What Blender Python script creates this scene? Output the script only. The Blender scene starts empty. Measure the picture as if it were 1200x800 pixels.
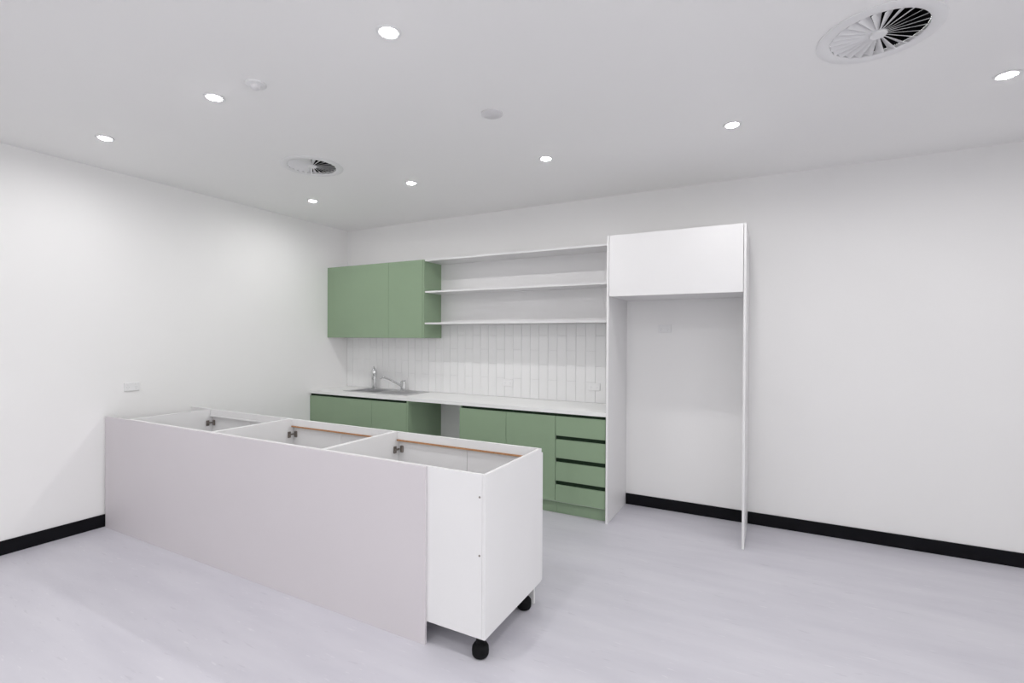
import bpy, bmesh, math, random
from mathutils import Vector, Matrix
random.seed(7)
C = bpy.context.scene.collection
sc = bpy.context.scene

# ------------------------------------------------------------------ camera
CAM = Vector((4.791, -4.5738, 1.55)); YAW, PITCH, ROLL, FPX = 0.4846, -0.0073, 0.0047, 574.39
fw = Vector((-math.sin(YAW) * math.cos(PITCH), math.cos(YAW) * math.cos(PITCH), math.sin(PITCH)))
r0 = Vector((math.cos(YAW), math.sin(YAW), 0)); u0 = r0.cross(fw)
rt = math.cos(ROLL) * r0 + math.sin(ROLL) * u0
up = -math.sin(ROLL) * r0 + math.cos(ROLL) * u0
cd = bpy.data.cameras.new('camera'); cam = bpy.data.objects.new('camera', cd); C.objects.link(cam)
M = Matrix((rt, up, -fw)).transposed().to_4x4(); M.translation = CAM
cam.matrix_world = M
cd.sensor_width = 36; cd.lens = FPX * 36 / 1200; cd.clip_start = 0.05; cd.clip_end = 50
sc.camera = cam

# ------------------------------------------------------------------ world, exposure
w = bpy.data.worlds.new('world'); sc.world = w; w.use_nodes = True
w.node_tree.nodes['Background'].inputs[0].default_value = (1.0, 0.985, 0.985, 1)   # even overcast daylight outside the added, unseen windows behind the camera
w.node_tree.nodes['Background'].inputs[1].default_value = 3.8
sc.view_settings.view_transform = 'Standard'; sc.view_settings.look = 'None'
sc.view_settings.exposure = 0.06; sc.view_settings.gamma = 1; sc.view_settings.use_curve_mapping = False
LAMP_W = 4.45          # each recessed downlight
LAMP_COL = (1.0, 0.988, 0.980)
LAMP_SPREAD = 170

# ------------------------------------------------------------------ materials
def mat(name, col, rough=0.5, metal=0.0, var=0.03, vscale=6.0, bump=0.0, bscale=150.0, spec=0.5, stretch=None):
    m = bpy.data.materials.new(name); m.use_nodes = True
    nt = m.node_tree; b = nt.nodes['Principled BSDF']
    b.inputs['Roughness'].default_value = rough; b.inputs['Metallic'].default_value = metal
    b.inputs['Specular IOR Level'].default_value = spec
    tc = nt.nodes.new('ShaderNodeTexCoord'); vec = tc.outputs['Object']
    if stretch:
        mp = nt.nodes.new('ShaderNodeMapping'); mp.inputs['Scale'].default_value = stretch
        nt.links.new(vec, mp.inputs[0]); vec = mp.outputs[0]
    n = nt.nodes.new('ShaderNodeTexNoise'); n.inputs['Scale'].default_value = vscale; n.inputs['Detail'].default_value = 4
    nt.links.new(vec, n.inputs['Vector'])
    r = nt.nodes.new('ShaderNodeValToRGB')
    r.color_ramp.elements[0].position = 0.3; r.color_ramp.elements[1].position = 0.7
    r.color_ramp.elements[0].color = (*[c * (1 - var) for c in col], 1)
    r.color_ramp.elements[1].color = (*[min(1, c * (1 + var)) for c in col], 1)
    nt.links.new(n.outputs['Fac'], r.inputs[0]); nt.links.new(r.outputs[0], b.inputs['Base Color'])
    if bump:
        n2 = nt.nodes.new('ShaderNodeTexNoise'); n2.inputs['Scale'].default_value = bscale
        nt.links.new(tc.outputs['Object'], n2.inputs['Vector'])
        bp = nt.nodes.new('ShaderNodeBump'); bp.inputs['Strength'].default_value = bump; bp.inputs['Distance'].default_value = 0.002
        nt.links.new(n2.outputs['Fac'], bp.inputs['Height']); nt.links.new(bp.outputs[0], b.inputs['Normal'])
    return m

def emit(name, col, s):
    m = bpy.data.materials.new(name); m.use_nodes = True; nt = m.node_tree
    b = nt.nodes['Principled BSDF']; b.inputs['Base Color'].default_value = (0.9, 0.9, 0.9, 1)
    b.inputs['Emission Color'].default_value = (*col, 1); b.inputs['Emission Strength'].default_value = s
    return m

def floor_mat():
    m = bpy.data.materials.new('pale_vinyl_floor'); m.use_nodes = True; nt = m.node_tree
    b = nt.nodes['Principled BSDF']; b.inputs['Roughness'].default_value = 0.42; b.inputs['Specular IOR Level'].default_value = 0.35
    tc = nt.nodes.new('ShaderNodeTexCoord')
    def noise(scale, st, det=3):
        mp = nt.nodes.new('ShaderNodeMapping'); mp.inputs['Scale'].default_value = st
        nt.links.new(tc.outputs['Object'], mp.inputs[0])
        n = nt.nodes.new('ShaderNodeTexNoise'); n.inputs['Scale'].default_value = scale; n.inputs['Detail'].default_value = det
        nt.links.new(mp.outputs[0], n.inputs['Vector']); return n.outputs['Fac']
    r = nt.nodes.new('ShaderNodeValToRGB'); e = r.color_ramp.elements
    e[0].position = 0.3; e[0].color = (0.555, 0.545, 0.600, 1); e[1].position = 0.72; e[1].color = (0.625, 0.615, 0.665, 1)
    nt.links.new(noise(2.2, (0.6, 3.0, 1), 5), r.inputs[0])
    # sparse lighter and darker flecks running along the room
    r2 = nt.nodes.new('ShaderNodeValToRGB'); e = r2.color_ramp.elements
    e[0].position = 0.66; e[0].color = (0, 0, 0, 1); e[1].position = 0.74; e[1].color = (1, 1, 1, 1)
    nt.links.new(noise(9.0, (1.2, 7.0, 1), 2), r2.inputs[0])
    mx = nt.nodes.new('ShaderNodeMixRGB'); mx.inputs[2].default_value = (0.70, 0.69, 0.73, 1)
    sm = nt.nodes.new('ShaderNodeMath'); sm.operation = 'MULTIPLY'; sm.inputs[1].default_value = 0.6
    nt.links.new(r2.outputs[0], sm.inputs[0]); nt.links.new(sm.outputs[0], mx.inputs[0]); nt.links.new(r.outputs[0], mx.inputs[1])
    r3 = nt.nodes.new('ShaderNodeValToRGB'); e = r3.color_ramp.elements
    e[0].position = 0.27; e[0].color = (1, 1, 1, 1); e[1].position = 0.34; e[1].color = (0, 0, 0, 1)
    nt.links.new(noise(7.0, (1.0, 6.0, 1), 2), r3.inputs[0])
    sm2 = nt.nodes.new('ShaderNodeMath'); sm2.operation = 'MULTIPLY'; sm2.inputs[1].default_value = 0.4
    nt.links.new(r3.outputs[0], sm2.inputs[0])
    mx2 = nt.nodes.new('ShaderNodeMixRGB'); mx2.inputs[2].default_value = (0.46, 0.45, 0.50, 1)
    nt.links.new(sm2.outputs[0], mx2.inputs[0]); nt.links.new(mx.outputs[0], mx2.inputs[1])
    nt.links.new(mx2.outputs[0], b.inputs['Base Color'])
    return m

WALL = mat('white_wall_paint', (0.89, 0.885, 0.882), 0.6, var=0.008, vscale=1.5, bump=0.06, bscale=260, spec=0.3)
CEIL = mat('white_ceiling_paint', (0.945, 0.942, 0.935), 0.8, var=0.006, vscale=1.2, spec=0.2)
FLOOR = floor_mat()
BLACK = mat('black_skirting_vinyl', (0.004, 0.004, 0.006), 0.6, var=0.2, spec=0.15)
GREEN = mat('sage_green_laminate', (0.275, 0.375, 0.25), 0.36, var=0.02, vscale=3, spec=0.4)
DGREEN = mat('dark_green_finger_rail', (0.014, 0.032, 0.016), 0.7, var=0.05, spec=0.2)
WHITE = mat('white_laminate', (0.81, 0.805, 0.81), 0.4, var=0.008, vscale=3, spec=0.4)
GREY = mat('pale_grey_laminate', (0.66, 0.625, 0.65), 0.5, var=0.012, vscale=2, spec=0.35)
STONE = mat('white_stone', (0.88, 0.885, 0.875), 0.3, var=0.015, vscale=40)
TILE = mat('white_gloss_tile', (0.85, 0.85, 0.852), 0.22, var=0.012, vscale=4)
GROUT = mat('pale_grout', (0.66, 0.66, 0.665), 0.9, var=0.03, vscale=60)
CHIP = mat('raw_chipboard', (0.46, 0.235, 0.11), 0.85, var=0.25, vscale=90)
STEEL = mat('brushed_steel', (0.60, 0.60, 0.61), 0.3, metal=1.0, var=0.05, vscale=30)
CHROME = mat('chrome', (0.72, 0.72, 0.73), 0.12, metal=1.0, var=0.01)
HINGE = mat('dark_nickel', (0.24, 0.21, 0.19), 0.4, metal=0.7, var=0.1)
PLASTIC = mat('white_plastic', (0.84, 0.84, 0.845), 0.35, var=0.005)
SLOT = mat('socket_slot_shadow_grey', (0.45, 0.45, 0.46), 0.6)
RUBBER = mat('black_plastic_foot', (0.004, 0.004, 0.005), 0.6, var=0.1, spec=0.15)
DUCT = mat('black_duct_lining', (0.008, 0.008, 0.009), 0.9, var=0.1)
DISC = mat('off_white_cover_plate', (0.76, 0.75, 0.76), 0.6, var=0.01)
GLASS = bpy.data.materials.new('added_window_clear_glass'); GLASS.use_nodes = True  # panes of the added out-of-view windows
_n = GLASS.node_tree; _o = _n.nodes['Material Output']; _t = _n.nodes.new('ShaderNodeBsdfTransparent'); _g = _n.nodes.new('ShaderNodeBsdfGlossy')
_g.inputs['Roughness'].default_value = 0.02; _t.inputs[0].default_value = (0.95, 0.96, 0.96, 1); _m = _n.nodes.new('ShaderNodeMixShader'); _f = _n.nodes.new('ShaderNodeFresnel')
_n.links.new(_f.outputs[0], _m.inputs[0]); _n.links.new(_t.outputs[0], _m.inputs[1]); _n.links.new(_g.outputs[0], _m.inputs[2]); _n.links.new(_m.outputs[0], _o.inputs[0])
GLOW = emit('lit_lens', (1, 0.99, 0.98), 40.0)

# ------------------------------------------------------------------ helpers
def box(bm, x0, x1, y0, y1, z0, z1, bev=0.0):
    vs = [bm.verts.new(p) for p in ((x0, y0, z0), (x1, y0, z0), (x1, y1, z0), (x0, y1, z0), (x0, y0, z1), (x1, y0, z1), (x1, y1, z1), (x0, y1, z1))]
    fs = [bm.faces.new([vs[i] for i in f]) for f in ((0, 3, 2, 1), (4, 5, 6, 7), (0, 1, 5, 4), (1, 2, 6, 5), (2, 3, 7, 6), (3, 0, 4, 7))]
    if bev:
        es = list({e for f in fs for e in f.edges})
        bmesh.ops.bevel(bm, geom=es, offset=bev, segments=2, affect='EDGES', profile=0.5)

def lathe(bm, prof, seg=24, cx=0, cy=0, cz=0):
    rings = []
    for r, z in prof:
        if r < 1e-6: rings.append([bm.verts.new((cx, cy, cz + z))])
        else: rings.append([bm.verts.new((cx + r * math.cos(2 * math.pi * i / seg), cy + r * math.sin(2 * math.pi * i / seg), cz + z)) for i in range(seg)])
    for a, b in zip(rings, rings[1:]):
        for i in range(seg):
            j = (i + 1) % seg
            if len(a) == 1 and len(b) == 1: continue
            if len(a) == 1: bm.faces.new((a[0], b[j], b[i]))
            elif len(b) == 1: bm.faces.new((a[i], a[j], b[0]))
            else: bm.faces.new((a[i], a[j], b[j], b[i]))

def tube(bm, pts, rad, seg=12, caps=True):
    pts = [Vector(p) for p in pts]; rads = rad if isinstance(rad, (list, tuple)) else [rad] * len(pts)
    rings = []; ref = Vector((0, 0, 1))
    for i, p in enumerate(pts):
        t = (pts[min(i + 1, len(pts) - 1)] - pts[max(i - 1, 0)]).normalized()
        n = ref - t * ref.dot(t)
        if n.length < 0.05: n = Vector((0, 1, 0)) - t * t.y
        n.normalize(); b = t.cross(n)
        rings.append([bm.verts.new(p + rads[i] * (math.cos(2 * math.pi * k / seg) * n + math.sin(2 * math.pi * k / seg) * b)) for k in range(seg)])
    for a, b in zip(rings, rings[1:]):
        for k in range(seg): bm.faces.new((a[k], a[(k + 1) % seg], b[(k + 1) % seg], b[k]))
    if caps: bm.faces.new(rings[0][::-1]); bm.faces.new(rings[-1])

def obj(name, bm, m, parent=None, smooth=False, shift=True):
    """one mesh object; bm in world space (shift) or in the parent's own space"""
    bmesh.ops.recalc_face_normals(bm, faces=bm.faces)
    if parent is not None and shift:
        base = Vector(parent.location); p = parent.parent
        while p is not None: base += Vector(p.location); p = p.parent
        bmesh.ops.translate(bm, verts=bm.verts, vec=-base)
    me = bpy.data.meshes.new(name); bm.to_mesh(me); bm.free()
    me.materials.append(m)
    if smooth:
        me.polygons.foreach_set('use_smooth', [True] * len(me.polygons))
        try: me.set_sharp_from_angle(angle=math.radians(40))
        except Exception: pass
    o = bpy.data.objects.new(name, me); C.objects.link(o)
    if parent is not None: o.parent = parent
    return o

def bx(name, m, parent, *dims, bev=0.0):
    bm = bmesh.new(); box(bm, *dims, bev=bev); return obj(name, bm, m, parent)

def thing(name, label, cat, loc=(0, 0, 0), group=None):
    o = bpy.data.objects.new(name, None); C.objects.link(o); o.location = loc; o.empty_display_size = 0.05
    o['label'] = label; o['category'] = cat
    if group: o['group'] = group
    return o

def struct(name, bm, m):
    o = obj(name, bm, m); o['kind'] = 'structure'; return o

def copy_tree(o, parent=None):
    c = o.copy(); C.objects.link(c)
    if parent is not None: c.parent = parent
    for ch in list(o.children): copy_tree(ch, c)
    return c

# ------------------------------------------------------------------ the setting
RX, RY, RZ = 8.4, -7.6, 2.9036
DIFFUSERS = [(5.205, -1.89), (1.565, -1.865)]
bm = bmesh.new(); box(bm, -0.1, RX + 0.1, RY - 0.1, 0.1, -0.1, 0.0); struct('floor', bm, FLOOR)
bm = bmesh.new(); box(bm, -0.1, 0, RY - 0.1, 0.1, 0, RZ); struct('wall_left', bm, WALL)
bm = bmesh.new(); box(bm, 0, RX, 0, 0.1, 0, RZ); struct('wall_back', bm, WALL)
def rot_r(bm): bmesh.ops.transform(bm, matrix=Matrix(((0, -1, 0, RX), (1, 0, 0, 0), (0, 0, 1, 0), (0, 0, 0, 1))), verts=bm.verts)
WZ0, WZ1 = 0.25, 2.75          # invented windows, added out of view behind and right of camera for fill light
def wall_with_added_windows(name, length0, length1, wins, n0, place):
    """a wall along local x whose room face is local y = 0 (body at y < 0), with the added windows; place(bm) moves it into the room"""
    bm = bmesh.new(); xs = [length0] + [v for q in wins for v in q] + [length1]
    box(bm, length0, length1, -0.1, 0, 0, WZ0); box(bm, length0, length1, -0.1, 0, WZ1, RZ)
    for i in range(0, len(xs), 2): box(bm, xs[i], xs[i + 1], -0.1, 0, WZ0, WZ1)
    place(bm); struct(name, bm, WALL)
    for i, (a, b) in enumerate(wins):
        bm = bmesh.new(); f = 0.05; c0, c1 = a + 0.002, b - 0.002; mid = (a + b) / 2
        for d in ((c0, c0 + f, WZ0, WZ1), (c1 - f, c1, WZ0, WZ1), (mid - f / 2, mid + f / 2, WZ0, WZ1), (c0 + f, mid - f / 2, WZ0, WZ0 + f), (mid + f / 2, c1 - f, WZ0, WZ0 + f), (c0 + f, mid - f / 2, WZ1 - f, WZ1), (mid + f / 2, c1 - f, WZ1 - f, WZ1)):
            box(bm, d[0], d[1], -0.09, -0.03, d[2], d[3])
        place(bm); wn = struct('added_window_%d' % (n0 + i), bm, BLACK)
        for x0, x1 in ((c0 + f, mid - f / 2), (mid + f / 2, c1 - f)):
            bm = bmesh.new(); box(bm, x0 - 0.004, x1 + 0.004, -0.063, -0.057, WZ0 + f - 0.004, WZ1 - f + 0.004); place(bm); obj('pane', bm, GLASS, wn)
        bm = bmesh.new(); v = bm.verts.new((mid, -0.11, (WZ0 + WZ1) / 2)); v2 = bm.verts.new((mid, 0.89, (WZ0 + WZ1) / 2)); place(bm)
        p = Vector(v.co); d = Vector(v2.co) - p; bm.free()
        ld = bpy.data.lights.new('added_window_portal', 'AREA'); ld.shape = 'RECTANGLE'; ld.size = b - a; ld.size_y = WZ1 - WZ0; ld.cycles.is_portal = True
        l = bpy.data.objects.new('added_window_portal', ld); C.objects.link(l); l.location = p; l.rotation_euler = d.to_track_quat('-Z', 'Y').to_euler()
wall_with_added_windows('wall_front', 0, RX, [(3.4, 5.1)], 1, lambda bm: bmesh.ops.translate(bm, verts=bm.verts, vec=(0, RY, 0)))
wall_with_added_windows('wall_right', RY - 0.1, 0.1, [(-7.2, -5.2), (-5.0, -3.0)], 2, rot_r)
bm = bmesh.new()                                        # ceiling sheet with the two round duct openings cut out
def loop(bm, pts):
    vs = [bm.verts.new(p) for p in pts]
    return [bm.edges.new((vs[i], vs[(i + 1) % len(vs)])) for i in range(len(vs))]
ed = loop(bm, [(-0.1, RY - 0.1, RZ), (RX + 0.1, RY - 0.1, RZ), (RX + 0.1, 0.1, RZ), (-0.1, 0.1, RZ)])
for cx, cy in DIFFUSERS:
    ed += loop(bm, [(cx + 0.186 * math.cos(a), cy + 0.186 * math.sin(a), RZ) for a in [2 * math.pi * i / 48 for i in range(48)]])
bmesh.ops.triangle_fill(bm, edges=ed, use_beauty=True)
ext = bmesh.ops.extrude_face_region(bm, geom=list(bm.faces))
bmesh.ops.translate(bm, verts=[v for v in ext['geom'] if isinstance(v, bmesh.types.BMVert)], vec=(0, 0, 0.013))
struct('ceiling', bm, CEIL)
bm = bmesh.new(); box(bm, 0.0, 0.012, RY, -0.62, 0, 0.1, bev=0.0015); struct('baseboard_left', bm, BLACK)
bm = bmesh.new(); box(bm, 3.6035, 4.6145, -0.012, 0, 0, 0.1, bev=0.0015); box(bm, 4.6355, RX, -0.012, 0, 0, 0.1, bev=0.0015)
struct('baseboard_back', bm, BLACK)
bm = bmesh.new(); box(bm, RX - 0.012, RX, RY, -0.013, 0, 0.1, bev=0.0015); struct('baseboard_right', bm, BLACK)
bm = bmesh.new(); box(bm, 0.013, RX - 0.013, RY, RY + 0.012, 0, 0.1, bev=0.0015); struct('baseboard_front', bm, BLACK)

# ------------------------------------------------------------------ green overhead cabinet
t = thing('overhead_cabinet', 'sage green overhead cabinet with two doors mounted above the sink', 'cabinet', (0.74, -0.16, 1.546))
OX, OZ0, OZ1 = 1.476, 1.546, 2.393
bm = bmesh.new()
box(bm, 0.002, 1.4555, -0.302, -0.001, OZ0, OZ0 + 0.016); box(bm, 0.002, 1.4555, -0.302, -0.001, OZ1 - 0.016, OZ1)
box(bm, 0.002, 0.018, -0.302, -0.001, OZ0 + 0.016, OZ1 - 0.016); box(bm, 0.018, 1.4555, -0.012, -0.001, OZ0 + 0.016, OZ1 - 0.016)
box(bm, 0.965, 0.981, -0.302, -0.012, OZ0 + 0.016, OZ1 - 0.016)
obj('carcass', bm, WHITE, t)
bx('door', GREEN, t, 0.003, 0.9725, -0.323, -0.304, OZ0 - 0.002, OZ1, bev=0.001)
bx('door', GREEN, t, 0.9755, 1.453, -0.323, -0.304, OZ0 - 0.002, OZ1, bev=0.001)
bx('end_panel', GREEN, t, 1.4565, OX, -0.323, -0.001, OZ0 - 0.002, OZ1, bev=0.001)

# ------------------------------------------------------------------ white open shelf unit
t = thing('shelf_unit', 'white open wall shelf unit with two long shelves beside the green overhead cabinet', 'shelf', (2.53, -0.15, 1.694))
SX0, SX1 = 1.4765, 3.5815
bx('back_panel', WHITE, t, SX0, SX1, -0.013, -0.001, 1.712, 2.376)
bx('top_panel', WHITE, t, SX0, SX1, -0.312, -0.001, 2.376, 2.393, bev=0.001)
bx('shelf', WHITE, t, SX0, SX1, -0.308, -0.013, 2.035, 2.053, bev=0.001)
bx('shelf', WHITE, t, SX0, SX1, -0.312, -0.001, 1.694, 1.712, bev=0.001)

# ------------------------------------------------------------------ tiled splashback: every tile a part
CT0, CT1 = 0.891, 0.924
t = thing('tile_backsplash', 'white splashback of tall narrow tiles between worktop and shelves', 'backsplash', (1.79, -0.004, CT1))
bm = bmesh.new(); box(bm, 0.001, 1.4755, -0.004, -0.0005, CT1 + 0.0005, 1.5435); box(bm, 1.4755, 3.582, -0.004, -0.0005, CT1 + 0.0005, 1.6935)
obj('grout', bm, GROUT, t)
tile_mesh = {}
def tile(cx, z0, z1, wd):
    key = (round(wd, 4), round(z1 - z0, 4))
    if key not in tile_mesh:
        h, b, d = z1 - z0, 0.0016, 0.0055
        bm = bmesh.new(); a = wd / 2
        bk = [bm.verts.new(p) for p in ((-a, 0, 0), (a, 0, 0), (a, 0, h), (-a, 0, h))]
        md = [bm.verts.new(p) for p in ((-a, -d + b, 0), (a, -d + b, 0), (a, -d + b, h), (-a, -d + b, h))]
        ft = [bm.verts.new(p) for p in ((-a + b, -d, b), (a - b, -d, b), (a - b, -d, h - b), (-a + b, -d, h - b))]
        bm.faces.new(ft)
        for r1, r2 in ((bk, md), (md, ft)):
            for i in range(4): bm.faces.new((r1[i], r1[(i + 1) % 4], r2[(i + 1) % 4], r2[i]))
        bm.faces.new(bk[::-1]); bmesh.ops.recalc_face_normals(bm, faces=bm.faces)
        me = bpy.data.meshes.new('tile'); bm.to_mesh(me); bm.free(); me.materials.append(TILE); tile_mesh[key] = me
    o = bpy.data.objects.new('tile', tile_mesh[key]); C.objects.link(o); o.parent = t
    o.location = (cx - t.location.x, -0.0025 - random.uniform(0, 0.0012) - t.location.y, z0 - t.location.z)
    o.rotation_euler = (0, 0, random.uniform(-0.006, 0.006))
for k in range(36):
    x0, x1 = k * 0.1 + (0.0015 if k == 0 else 0.0), min((k + 1) * 0.1, 3.583)
    top = 1.5425 if x0 < 1.4 else 1.6925
    if 1.39 < x0 < 1.41: x1 = 1.4765                     # cut against the cabinet's end
    if 1.49 < x0 < 1.51: pass
    spans = [(x0, x1, top)]
    if 1.39 < x0 < 1.41: spans.append((1.4765, 1.5, 1.6925))
    for a0, a1, tp in spans:
        zs = [CT1 + 0.0012, *([1.126, 1.426] if k % 2 == 0 else [1.276, 1.576]), tp]
        zs = [z for z in zs[:-1] if z < tp - 0.01] + [tp]
        for z0, z1 in zip(zs, zs[1:]): tile((a0 + a1) / 2, z0 + 0.0006, z1 - 0.0006, a1 - a0 - 0.0025)

# ------------------------------------------------------------------ worktop with sink cut-out
BX0, BX1, BY0, BY1 = 0.47, 0.85, -0.405, -0.115          # bowl opening
bm = bmesh.new()
for d in ((0.001, BX0 - 0.004, -0.586, -0.001), (BX1 + 0.004, 3.582, -0.586, -0.001), (BX0 - 0.004, BX1 + 0.004, -0.586, BY0 - 0.004), (BX0 - 0.004, BX1 + 0.004, BY1 + 0.004, -0.001)):
    box(bm, d[0], d[1], d[2], d[3], CT0, CT1)
bmesh.ops.remove_doubles(bm, verts=bm.verts, dist=1e-5)
o = obj('worktop', bm, STONE); o['label'] = 'long white stone worktop over the green base cabinets'; o['category'] = 'worktop'

# ------------------------------------------------------------------ base cabinets
def carcass(bm, x0, x1, y0=-0.56, y1=-0.002, z0=0.10, z1=0.8895, lt=0.016, rtk=0.016):
    box(bm, x0, x0 + lt, y0, y1, z0, z1); box(bm, x1 - rtk, x1, y0, y1, z0, z1)
    box(bm, x0 + lt, x1 - rtk, y0, y1, z0, z0 + 0.016); box(bm, x0 + lt, x1 - rtk, y1 - 0.008, y1, z0 + 0.016, z1)
DZ0, DZ1 = 0.114, 0.864
def rail(t, x0, x1, z0, z1):
    bm = bmesh.new(); box(bm, x0, x1, -0.5585, -0.545, z0, z1); obj('finger_rail', bm, DGREEN, t)
g = 'green base cabinets under the worktop'
t = thing('base_cabinet', 'sage green two-door base cabinet under the sink', 'cabinet', (0.73, -0.3, 0), g)
bm = bmesh.new(); carcass(bm, 0.002, 1.451, y0=-0.543); obj('carcass', bm, WHITE, t)
rail(t, 0.003, 1.451, DZ1 - 0.03, 0.8895)
bx('door', GREEN, t, 0.003, 0.9665, -0.578, -0.560, DZ0, DZ1, bev=0.001)
bx('door', GREEN, t, 0.9695, 1.449, -0.578, -0.560, DZ0, DZ1, bev=0.001)
bx('end_panel', GREEN, t, 1.4525, 1.472, -0.578, -0.002, 0.0, 0.8895, bev=0.001)
bx('kickboard', GREEN, t, 0.003, 1.4515, -0.535, -0.519, 0.0, 0.0985)
t = thing('base_cabinet', 'sage green two-door base cabinet between the appliance gap and the drawers', 'cabinet', (2.6, -0.3, 0), g)
bm = bmesh.new(); carcass(bm, 2.1285, 3.1225, y0=-0.543); obj('carcass', bm, WHITE, t)
bx('end_panel', GREEN, t, 2.1115, 2.128, -0.5595, -0.002, 0.0, 0.8895, bev=0.001)
rail(t, 2.1285, 3.1225, DZ1 - 0.03, 0.8895)
bx('door', GREEN, t, 2.1115, 2.6265, -0.578, -0.560, DZ0, DZ1, bev=0.001)
bx('door', GREEN, t, 2.6295, 3.121, -0.578, -0.560, DZ0, DZ1, bev=0.001)
bx('kickboard', GREEN, t, 2.1285, 3.1225, -0.535, -0.519, 0.0, 0.0985)
t = thing('drawer_cabinet', 'sage green stack of four drawers against the tall white panel', 'cabinet', (3.35, -0.3, 0), g)
bm = bmesh.new(); carcass(bm, 3.1235, 3.581, y0=-0.543); obj('carcass', bm, WHITE, t)
for z0, z1 in ((0.694, DZ1), (0.498, 0.660), (0.298, 0.461), (0.114, 0.261)):
    bx('drawer_front', GREEN, t, 3.125, 3.575, -0.578, -0.560, z0, z1, bev=0.001)
    rail(t, 3.124, 3.5785, z1 - 0.03, min(z1 + 0.065, 0.8895))
bx('kickboard', GREEN, t, 3.124, 3.5805, -0.535, -0.519, 0.0, 0.0985)
bx('filler_strip', GREEN, t, 3.5765, 3.5815, -0.575, -0.5595, 0.114, 0.8895)

# ------------------------------------------------------------------ sink and taps
t = thing('kitchen_sink', 'stainless steel inset sink with one bowl and a ribbed drainer', 'sink', (0.85, -0.25, CT1))
bm = bmesh.new()
Z = CT1 + 0.0005
for d in ((0.40, BX0, -0.45, -0.045), (BX1, 1.34, -0.45, -0.045), (BX0, BX1, -0.45, BY0), (BX0, BX1, BY1, -0.045)): box(bm, *d, Z, Z + 0.004)
bmesh.ops.remove_doubles(bm, verts=bm.verts, dist=1e-5)
obj('rim', bm, STEEL, t)
bm = bmesh.new()
ring = lambda ins, z: [bm.verts.new(p) for p in ((BX0 + ins, BY0 + ins, z), (BX1 - ins, BY0 + ins, z), (BX1 - ins, BY1 - ins, z), (BX0 + ins, BY1 - ins, z))]
rs = [ring(0, Z + 0.003), ring(0.006, Z - 0.15), ring(0.03, Z - 0.172)]
for a, b in zip(rs, rs[1:]):
    for i in range(4): bm.faces.new((a[i], a[(i + 1) % 4], b[(i + 1) % 4], b[i]))
bm.faces.new(rs[-1]); obj('bowl', bm, STEEL, t, smooth=True)
bm = bmesh.new()
for i in range(8): box(bm, 0.92, 1.26, -0.39 + i * 0.036, -0.38 + i * 0.036, Z + 0.004, Z + 0.0075, bev=0.001)
obj('drainer', bm, STEEL, t)
bm = bmesh.new(); lathe(bm, [(0, 0), (0.04, 0), (0.044, 0.003), (0.03, 0.004), (0.012, 0.001), (0, 0.001)], 20, 0.66, -0.26, Z - 0.171); obj('waste', bm, CHROME, t, True)

ZT = Z + 0.004
t = thing('filter_tap', 'tall chrome filter tap with a short spout at the left of the sink', 'tap', (0.535, -0.085, ZT))
bm = bmesh.new(); lathe(bm, [(0, 0), (0.038, 0), (0.038, 0.008), (0.031, 0.014), (0.031, 0.17), (0.0, 0.17)], 20, 0.535, -0.085, ZT); obj('body', bm, CHROME, t, True)
bm = bmesh.new(); lathe(bm, [(0, 0.171), (0.033, 0.171), (0.035, 0.19), (0.033, 0.222), (0.02, 0.238), (0, 0.241)], 20, 0.535, -0.085, ZT); obj('head', bm, CHROME, t, True)
bm = bmesh.new(); tube(bm, [(0.545, -0.10, ZT + 0.16), (0.572, -0.135, ZT + 0.152), (0.60, -0.175, ZT + 0.140), (0.607, -0.187, ZT + 0.125)], [0.013, 0.012, 0.011, 0.010]); obj('spout', bm, CHROME, t, True)
bm = bmesh.new(); tube(bm, [(0.525, -0.06, ZT + 0.215), (0.495, -0.04, ZT + 0.24), (0.478, -0.03, ZT + 0.262)], [0.007, 0.006, 0.005]); obj('lever', bm, CHROME, t, True)
t = thing('mixer_tap', 'low chrome mixer tap with a rising swivel spout beside the drainer', 'tap', (0.99, -0.085, ZT))
bm = bmesh.new(); lathe(bm, [(0, 0), (0.038, 0), (0.038, 0.006), (0.032, 0.012), (0.032, 0.085), (0.0, 0.085)], 20, 0.99, -0.085, ZT); obj('body', bm, CHROME, t, True)
bm = bmesh.new(); tube(bm, [(0.975, -0.095, ZT + 0.05), (0.90, -0.13, ZT + 0.098), (0.83, -0.16, ZT + 0.135), (0.775, -0.185, ZT + 0.152), (0.75, -0.197, ZT + 0.150), (0.742, -0.2, ZT + 0.138)], [0.013, 0.012, 0.011, 0.011, 0.011, 0.011]); obj('spout', bm, CHROME, t, True)
bm = bmesh.new(); lathe(bm, [(0, 0.086), (0.032, 0.086), (0.032, 0.105), (0.016, 0.117), (0, 0.119)], 20, 0.99, -0.085, ZT)
tube(bm, [(1.0, -0.09, ZT + 0.108), (1.035, -0.11, ZT + 0.118), (1.06, -0.125, ZT + 0.128)], [0.007, 0.006, 0.005], 8); obj('lever', bm, CHROME, t, True)

# ------------------------------------------------------------------ tall white fridge surround
t = thing('fridge_surround', 'tall white fridge surround with a cupboard on top and an empty bay', 'cabinet', (4.1, -0.3, 0))
bx('side_panel', WHITE, t, 3.5835, 3.6015, -0.592, -0.001, 0.0, 2.404, bev=0.001)
bx('side_panel', WHITE, t, 4.6165, 4.6335, -0.592, -0.001, 0.0, 2.404, bev=0.001)
bm = bmesh.new()
for z0 in (1.900, 2.386): box(bm, 3.602, 4.616, -0.572, -0.001, z0, z0 + 0.016)
box(bm, 3.602, 4.616, -0.009, -0.001, 1.916, 2.386)
obj('carcass', bm, WHITE, t)
bx('door', WHITE, t, 3.6045, 4.6135, -0.591, -0.573, 1.897, 2.402, bev=0.001)

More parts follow.
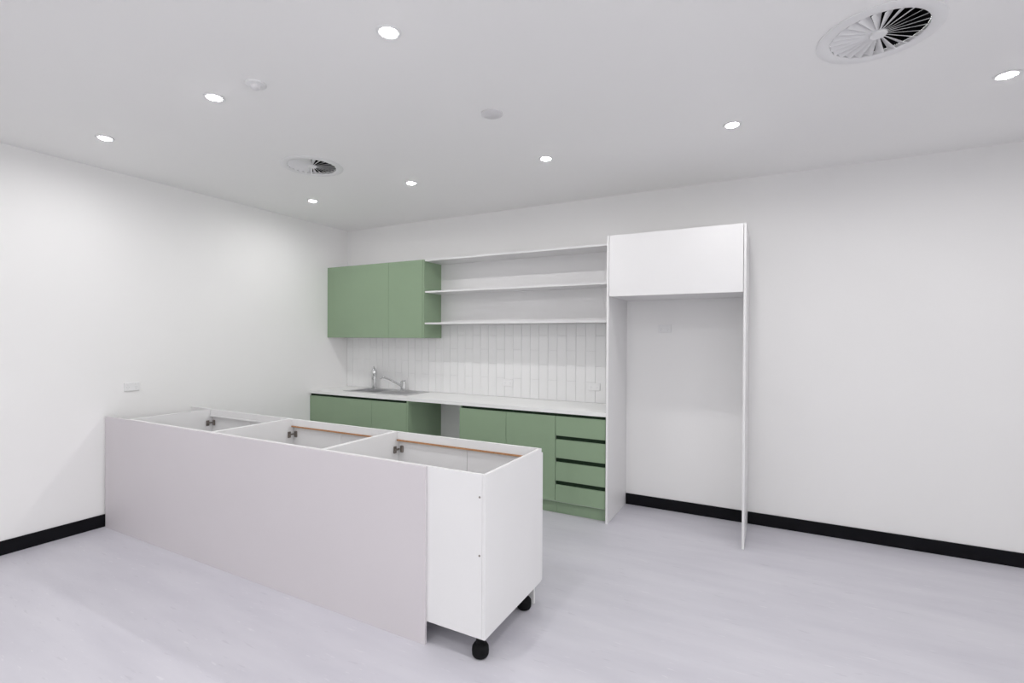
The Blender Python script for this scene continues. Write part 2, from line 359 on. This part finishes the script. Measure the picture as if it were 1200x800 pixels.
# ------------------------------------------------------------------ island bench
IY0, IY1, IZ0, IZ1 = -2.582, -1.937, 0.112, 0.900
DOORTOP = 0.872
foot0 = None
def island_cabinet(x0, x1, label, split, raw=True):
    global foot0
    t = thing('island_cabinet', label, 'cabinet', ((x0 + x1) / 2, -2.26, 0), 'white island cabinets without a top')
    bx('side_panel', WHITE, t, x0 + 0.0005, x0 + 0.0165, IY0 + 0.0165, IY1, IZ0, IZ1)
    # the right side panel runs through to the back and is notched for the finger pull
    bx('side_panel', WHITE, t, x1 - 0.0175, x1 - 0.0005, IY0, IY1, IZ0, IZ1, bev=0.0008)
    bx('back_panel', WHITE, t, x0 + 0.0005, x1 - 0.0185, IY0, IY0 + 0.016, IZ0, IZ1, bev=0.0008)
    bx('bottom_panel', WHITE, t, x0 + 0.0165, x1 - 0.0175, IY0 + 0.0165, IY1, IZ0, IZ0 + 0.016)
    bx('front_rail', WHITE, t, x0 + 0.017, x1 - 0.018, IY1 - 0.016, IY1, 0.848, IZ1)
    e = bx('raw_edge', CHIP if raw else WHITE, t, x0 + 0.017, x1 - 0.018, IY1 - 0.022, IY1 - 0.001, 0.8375, 0.8475)
    if raw: e['label'] = 'raw orange chipboard edge under the rail'
    for a, b, s in ((x0 + 0.001, split - 0.0015, 1), (split + 0.0015, x1 - 0.001, -1)):
        d = bx('door', WHITE, t, a, b, IY1 + 0.002, IY1 + 0.020, IZ0 + 0.004, DOORTOP, bev=0.001)
        gx = (x0 + 0.0165) if s == 1 else (x1 - 0.0175)
        for hz in (0.782, 0.22):
            bm = bmesh.new()
            u = lambda p, q: (min(gx + s * p, gx + s * q), max(gx + s * p, gx + s * q))
            box(bm, *u(0.0006, 0.009), IY1 - 0.056, IY1 - 0.030, hz - 0.026, hz + 0.022, bev=0.003)      # mounting plate
            box(bm, *u(0.009, 0.020), IY1 - 0.058, IY1 - 0.010, hz - 0.006, hz + 0.006, bev=0.003)       # arm
            box(bm, *u(0.020, 0.044), IY1 - 0.012, IY1 + 0.0015, hz - 0.024, hz + 0.024, bev=0.005)       # cup
            obj('hinge', bm, HINGE, d)['label'] = 'dark metal cabinet hinge'
    bm = bmesh.new(); lathe(bm, [(0, 0), (0.0035, 0), (0.006, 0.003), (0.006, 0.006), (0, 0.007)], 10)
    for ox in (x0 + 0.05, x1 - 0.05):
        for oy in (IY0 + 0.043, -2.06):
            if foot0 is None:
                bm = bmesh.new()
                lathe(bm, [(0, 0), (0.026, 0), (0.035, 0.005), (0.0405, 0.014), (0.042, 0.032), (0.0405, 0.050), (0.034, 0.061), (0.022, 0.067), (0.022, 0.104), (0.032, 0.107), (0.032, 0.1115), (0, 0.1115)], 24)
                f = obj('foot', bm, RUBBER, t, True, shift=False); foot0 = f
            else:
                f = foot0.copy(); C.objects.link(f); f.parent = t
            f.location = (ox - t.location.x, oy - t.location.y, 0)
            f['label'] = 'round black adjustable cabinet foot'
    return t
island_cabinet(0.350, 1.426, 'white open-topped island cabinet nearest the left wall', 0.888, raw=False)
island_cabinet(1.427, 2.502, 'white open-topped middle cabinet of the island', 1.965)
c3 = island_cabinet(2.503, 3.604, 'white open-topped island cabinet at the free right end', 3.082)
for z in (0.51, 0.79):
    bm = bmesh.new(); lathe(bm, [(0, 0), (0.0055, 0), (0.0045, 0.0018), (0, 0.002)], 10)
    bmesh.ops.rotate(bm, verts=bm.verts, cent=(0, 0, 0), matrix=Matrix.Rotation(math.radians(90), 3, 'X'))
    bmesh.ops.translate(bm, verts=bm.verts, vec=(3.572, IY0 - 0.0002, z))
    obj('screw_cap', bm, HINGE, c3)['label'] = 'small grey screw head'
o = bx('island_back_panel', GREY, None, 0.030, 3.2625, -2.599, -2.5835, 0.0, 0.9005, bev=0.001)
o['label'] = 'long pale grey back panel standing along the island cabinets'; o['category'] = 'panel'
o = bx('island_filler_panel', WHITE, None, 0.03, 0.3485, IY1 + 0.002, IY1 + 0.02, 0.112, IZ1, bev=0.001)
o['label'] = 'white filler panel between the island and the left wall'; o['category'] = 'panel'
o = bx('island_kickboard', WHITE, None, 0.03, 3.585, -1.995, -1.979, 0.0, 0.108, bev=0.001)
o['label'] = 'white kickboard along the kitchen side of the island'; o['category'] = 'kickboard'

# ------------------------------------------------------------------ power outlets
def make_outlet(label):
    t = thing('power_outlet', label, 'outlet', (0, 0, 0), 'white double power outlets')     # built facing -y, back on y = 0
    bm = bmesh.new(); box(bm, -0.058, 0.058, -0.009, 0.0, -0.036, 0.036, bev=0.003); obj('plate', bm, PLASTIC, t)
    for s in (-1, 1):
        bm = bmesh.new(); box(bm, s * 0.03 - 0.007, s * 0.03 + 0.007, -0.0125, -0.0091, 0.014, 0.028, bev=0.0015); obj('rocker_switch', bm, PLASTIC, t)
        bm = bmesh.new()
        for px, pz, ang in ((-0.007, -0.003, 0.52), (0.007, -0.003, -0.52), (0, -0.017, 0)):
            b2 = bmesh.new(); box(b2, -0.0009, 0.0009, -0.0097, -0.0091, -0.0045, 0.0045)
            bmesh.ops.rotate(b2, verts=b2.verts, cent=(0, 0, 0), matrix=Matrix.Rotation(ang, 3, 'Y'))
            bmesh.ops.translate(b2, verts=b2.verts, vec=(s * 0.03 + px, 0, pz))
            me = bpy.data.meshes.new('x'); b2.to_mesh(me); b2.free(); bm.from_mesh(me); bpy.data.meshes.remove(me)
        obj('socket_slots', bm, SLOT, t)
    return t
o1 = make_outlet('white double power outlet on the splashback below the middle of the shelves'); o1.location = (2.344, -0.0092, 1.078)
for loc, rz, lab in (((3.292, -0.0092, 1.081), 0, 'white double power outlet on the splashback next to the tall panel'),
                     ((3.946, -0.0005, 1.64), 0, 'white double power outlet on the wall inside the fridge bay'),
                     ((0.0005, -2.40, 1.122), math.radians(90), 'white double power outlet on the left wall above the island')):
    c = copy_tree(o1); c.location = loc; c.rotation_euler = (0, 0, rz); c['label'] = lab

# ------------------------------------------------------------------ ceiling: downlights
def make_downlight():
    t = thing('downlight', '', 'ceiling light', (0, 0, RZ), 'recessed ceiling downlights')
    bm = bmesh.new(); lathe(bm, [(0.037, -0.0005), (0.037, -0.003), (0.041, -0.006), (0.050, -0.006), (0.054, -0.003), (0.054, -0.0005), (0.037, -0.0005)], 32)
    obj('trim_ring', bm, PLASTIC, t, True, shift=False)
    bm = bmesh.new(); lathe(bm, [(0.0, -0.0135), (0.018, -0.0125), (0.030, -0.0095), (0.0355, -0.0055), (0.0365, -0.003), (0.0365, -0.0008), (0, -0.0008)], 32)
    obj('lens', bm, GLOW, t, True, shift=False)
    ld = bpy.data.lights.new('downlight_lamp', 'AREA'); ld.shape = 'DISK'; ld.size = 0.075; ld.energy = LAMP_W; ld.color = LAMP_COL; ld.spread = math.radians(LAMP_SPREAD)
    l = bpy.data.objects.new('lamp', ld); C.objects.link(l); l.parent = t; l.location = (0, 0, -0.0145)
    return t
d0 = make_downlight()
ORD = ['first', 'second', 'third', 'fourth', 'fifth', 'sixth']
ROWS = [(-1.18, 'in the row nearest the kitchen wall'), (-2.9, 'in the row over the island'), (-4.62, 'in the third row from the kitchen'), (-6.34, 'in the fourth row from the kitchen')]
first = True
for y, rl in ROWS:
    for i, x in enumerate((0.76, 2.0, 3.285, 4.57, 5.85, 7.13)):
        o = d0 if first else copy_tree(d0); first = False
        o.location = (x, y, RZ); o['label'] = 'recessed downlight, %s from left %s' % (ORD[i], rl)

# ------------------------------------------------------------------ ceiling: swirl diffusers
def make_diffuser(label):
    t = thing('swirl_diffuser', label, 'air vent', (0, 0, RZ), 'round swirl ceiling diffusers')
    bm = bmesh.new(); lathe(bm, [(0.180, 0.012), (0.180, -0.004), (0.186, -0.008), (0.222, -0.008), (0.234, -0.004), (0.235, -0.0005), (0.186, -0.0005), (0.1855, 0.012), (0.180, 0.012)], 64)
    obj('frame', bm, PLASTIC, t, True, shift=False)
    bm = bmesh.new(); lathe(bm, [(0, -0.008), (0.030, -0.008), (0.034, -0.003), (0.034, 0.004), (0, 0.004)], 32); obj('hub', bm, PLASTIC, t, True, shift=False)
    bm = bmesh.new(); lathe(bm, [(0.1795, 0.012), (0.1795, 0.20), (0, 0.20)], 48); obj('duct', bm, DUCT, t, True, shift=False)
    N = 24; me = None
    tilt = math.radians(31)
    for k in range(N):
        if me is None:
            bm = bmesh.new(); vs = []
            for r, wd in ((0.034, 0.0050), (0.178, 0.0218)):
                for s, h in ((-1, -0.0006), (1, -0.0006), (1, 0.0006), (-1, 0.0006)):
                    tt = s * wd; vs.append(bm.verts.new((r, tt * math.cos(tilt) - h * math.sin(tilt), tt * math.sin(tilt) + h * math.cos(tilt) + 0.002)))
            for f in ((0, 1, 2, 3), (7, 6, 5, 4), (0, 4, 5, 1), (1, 5, 6, 2), (2, 6, 7, 3), (3, 7, 4, 0)): bm.faces.new([vs[i] for i in f])
            b = obj('blade', bm, PLASTIC, t, shift=False); me = b.data
        else:
            b = bpy.data.objects.new('blade', me); C.objects.link(b); b.parent = t
        b.rotation_euler = (0, 0, 2 * math.pi * (k + 0.3) / N)
    return t
v = make_diffuser('large round white swirl air diffuser in the ceiling at the top right'); v.location = (*DIFFUSERS[0], RZ)
c = copy_tree(v); c.location = (*DIFFUSERS[1], RZ); c.rotation_euler = (0, 0, 0.1); c['label'] = 'round white swirl air diffuser in the ceiling above the left of the island'

# ------------------------------------------------------------------ ceiling: sensor and cover plate
t = thing('smoke_detector', 'small white round ceiling sensor with a grey centre beside a downlight', 'sensor', (2.34, -2.89, RZ))
t.location = (2.345, -2.885, RZ)
bm = bmesh.new(); lathe(bm, [(0, -0.0005), (0.052, -0.0005), (0.052, -0.008), (0.046, -0.012), (0.0, -0.012)], 32); obj('base', bm, PLASTIC, t, True, shift=False)
bm = bmesh.new(); lathe(bm, [(0.026, -0.0122), (0.024, -0.024), (0.017, -0.03), (0, -0.031)], 24); obj('dome', bm, DISC, t, True, shift=False)['label'] = 'greyer dome of the sensor'
bm = bmesh.new(); lathe(bm, [(0, -0.0005), (0.066, -0.0005), (0.066, -0.005), (0.060, -0.008), (0, -0.009)], 40, 3.295, -2.005, RZ)
o = obj('ceiling_cover_plate', bm, DISC, None, True); o['label'] = 'faint off-white round cover plate flush on the bare ceiling between the two diffusers'; o['category'] = 'cover plate'
